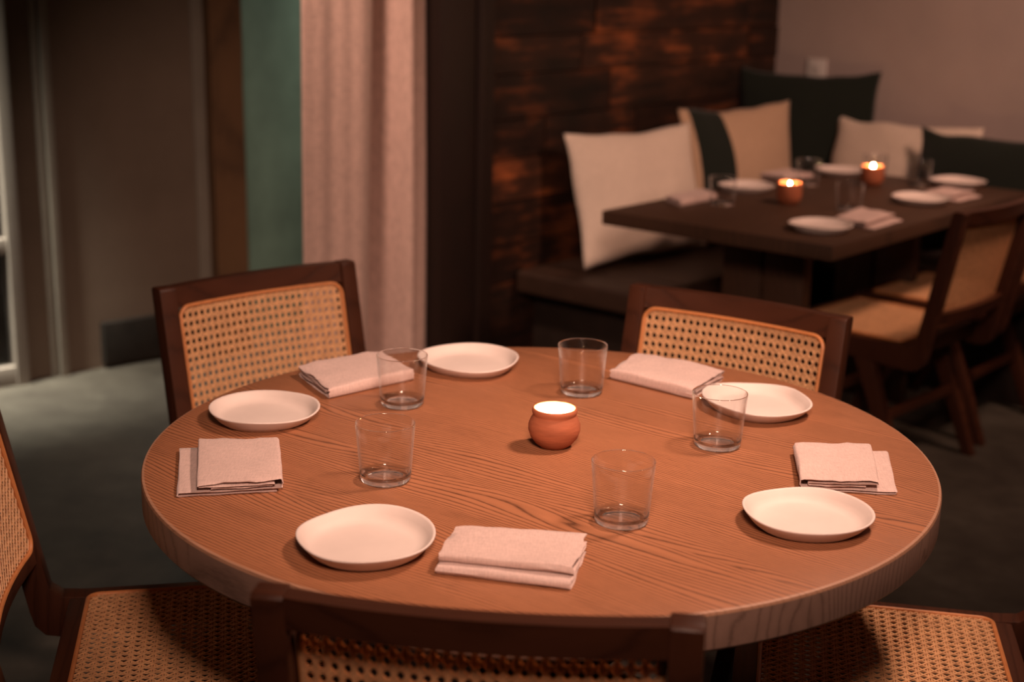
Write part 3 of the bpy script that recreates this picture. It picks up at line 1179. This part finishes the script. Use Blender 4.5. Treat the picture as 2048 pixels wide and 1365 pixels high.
cushion('seat_cushion', 0.0, 0.22, -0.575, -0.015, 0.372, 0.45, M['leather'], bench)
cushion('seat_cushion', 0.222, 1.10, -0.575, -0.015, 0.372, 0.45, M['leather'], bench)
cushion('seat_cushion', 1.102, 1.685, -2.6, -0.015, 0.372, 0.45, M['leather'], bench)
boxmesh('bench_base', (0.10, 1.10, -0.545, -0.015, 0.0, 0.372), M['bench_base'], bench, 0.004)
boxmesh('bench_base', (1.13, 1.685, -2.6, -0.015, 0.0, 0.372), M['bench_base'], bench, 0.004)


# ------------------------------------------------------------------ cushions
def make_pillow(label, w, h, t, mats, mat_of, seed, group, mat_world, sag=0.0):
    bm = bmesh.new()
    n = 36
    top = {}
    for side in (1, -1):
        for i in range(n + 1):
            for j in range(n + 1):
                x, y = -1 + 2 * i / n, -1 + 2 * j / n
                edge = i in (0, n) or j in (0, n)
                if edge and side == -1:
                    top[(side, i, j)] = top[(1, i, j)]
                    continue
                f = max(0.0, (1 - x * x) * (1 - y * y)) ** 0.62
                px = x * (1 - 0.075 * (1 - y * y) * abs(x) ** 2)
                py = y * (1 - 0.085 * (1 - x * x) * abs(y) ** 2)
                wv = noise.noise(Vector((x * 1.6 + seed * 5, y * 1.6, side))) * 0.14 + noise.noise(Vector((x * 4 + seed, y * 4, side * 2))) * 0.05
                d = side * t / 2 * f * (1 + wv)
                ex = noise.noise(Vector((y * 2.0, seed, 1))) * 0.012
                ey = noise.noise(Vector((x * 2.3, seed, 2))) * 0.016
                top[(side, i, j)] = bm.verts.new((px * w / 2 + ex * abs(x), d + 0.015 * math.sin(x * 2 + seed) * abs(y), py * h / 2 + ey * abs(y) - sag * (1 - x * x) * max(0, y)))
    for side in (1, -1):
        for i in range(n):
            for j in range(n):
                f = bm.faces.new((top[(side, i, j)], top[(side, i + 1, j)], top[(side, i + 1, j + 1)], top[(side, i, j + 1)]))
                f.material_index = mat_of(-1 + 2 * (i + 0.5) / n)
    o = link_mesh('throw_cushion', bm, mats, angle=180)
    o.matrix_world = mat_world
    return tag(o, label, 'cushion', group)


def pillow_mat(base_l, base_r, lean, h, tilt_dir):
    """pillow standing on base line base_l->base_r, leaning back (lean radians) away from tilt_dir"""
    X = (base_r - base_l).normalized()
    nrm = Vector(tilt_dir).normalized()
    nrm = (nrm - X * nrm.dot(X)).normalized()
    up_ = nrm.cross(X)
    if up_.z < 0:
        up_ = -up_
    upl = (up_ * math.cos(lean) - nrm * math.sin(lean)).normalized()
    front = X.cross(upl)                # pillow local Y
    c = (base_l + base_r) / 2 + upl * (h / 2)
    mt = Matrix((X, -front, upl)).transposed()
    if mt.determinant() < 0:
        mt = Matrix((X, front, upl)).transposed()
    mt = mt.to_4x4()
    mt.translation = c
    return mt


G_CU = 'cushions on the corner bench'
SB = 0.463
make_pillow('large cream cushion leaning on the board wall at the left end of the bench', 0.67, 0.475, 0.15, [M['cream']], lambda x: 0, 1, G_CU,
            pillow_mat(uv(0.125, 0.215, SB), uv(0.775, 0.30, SB), R(15), 0.475, VD))
make_pillow('tan cushion with a broad dark green band, between the cream and dark cushions', 0.63, 0.52, 0.13, [M['tan'], M['dark_green']],
            lambda x: 1 if -0.82 < x < -0.27 else 0, 2, G_CU, pillow_mat(uv(0.765, 0.235, SB), uv(1.385, 0.345, SB), R(12), 0.52, VD))
make_pillow('big dark green cushion set across the bench corner under the wall socket', 0.56, 0.64, 0.10, [M['dark_green']], lambda x: 0, 3, G_CU,
            pillow_mat(uv(1.37, 0.075, SB), uv(1.60, 0.50, SB), R(3), 0.62, (VD * 0.5 - UD)))
make_pillow('cream cushion leaning on the plaster wall, behind the farther candle', 0.62, 0.47, 0.12, [M['cream']], lambda x: 0, 4, G_CU,
            pillow_mat(uv(1.41, 0.395, SB), uv(1.41, 1.01, SB), R(14), 0.47, -UD))
make_pillow('dark green lumbar cushion at the right edge, in front of the cream one', 0.60, 0.46, 0.11, [M['dark_green']], lambda x: 0, 5, G_CU,
            pillow_mat(uv(1.305, 0.825, SB), uv(1.305, 1.42, SB), R(10), 0.46, -UD))

# ------------------------------------------------------------------ wall socket
ws = thing('wall_socket', 'white socket plate on the plaster wall above the dark cushion', 'socket', uv(1.69, 0.205, 1.055), ROOM_RZ)
# local X = U (into the wall), local Y = -V
boxmesh('cover_plate', (-0.008, 0.0, -0.044, 0.044, -0.068, 0.068), M['white_plastic'], ws, 0.003)
for zz in (0.026, -0.026):
    oo = boxmesh('outlet', (-0.0105, -0.007, -0.018, 0.018, zz - 0.017, zz + 0.017), M['white_plastic'], ws, 0.003)
    for yy in (-0.007, 0.007):
        boxmesh('slot', (-0.0112, -0.0095, yy - 0.0012, yy + 0.0012, zz - 0.003, zz + 0.008), M['slot'], oo, 0)
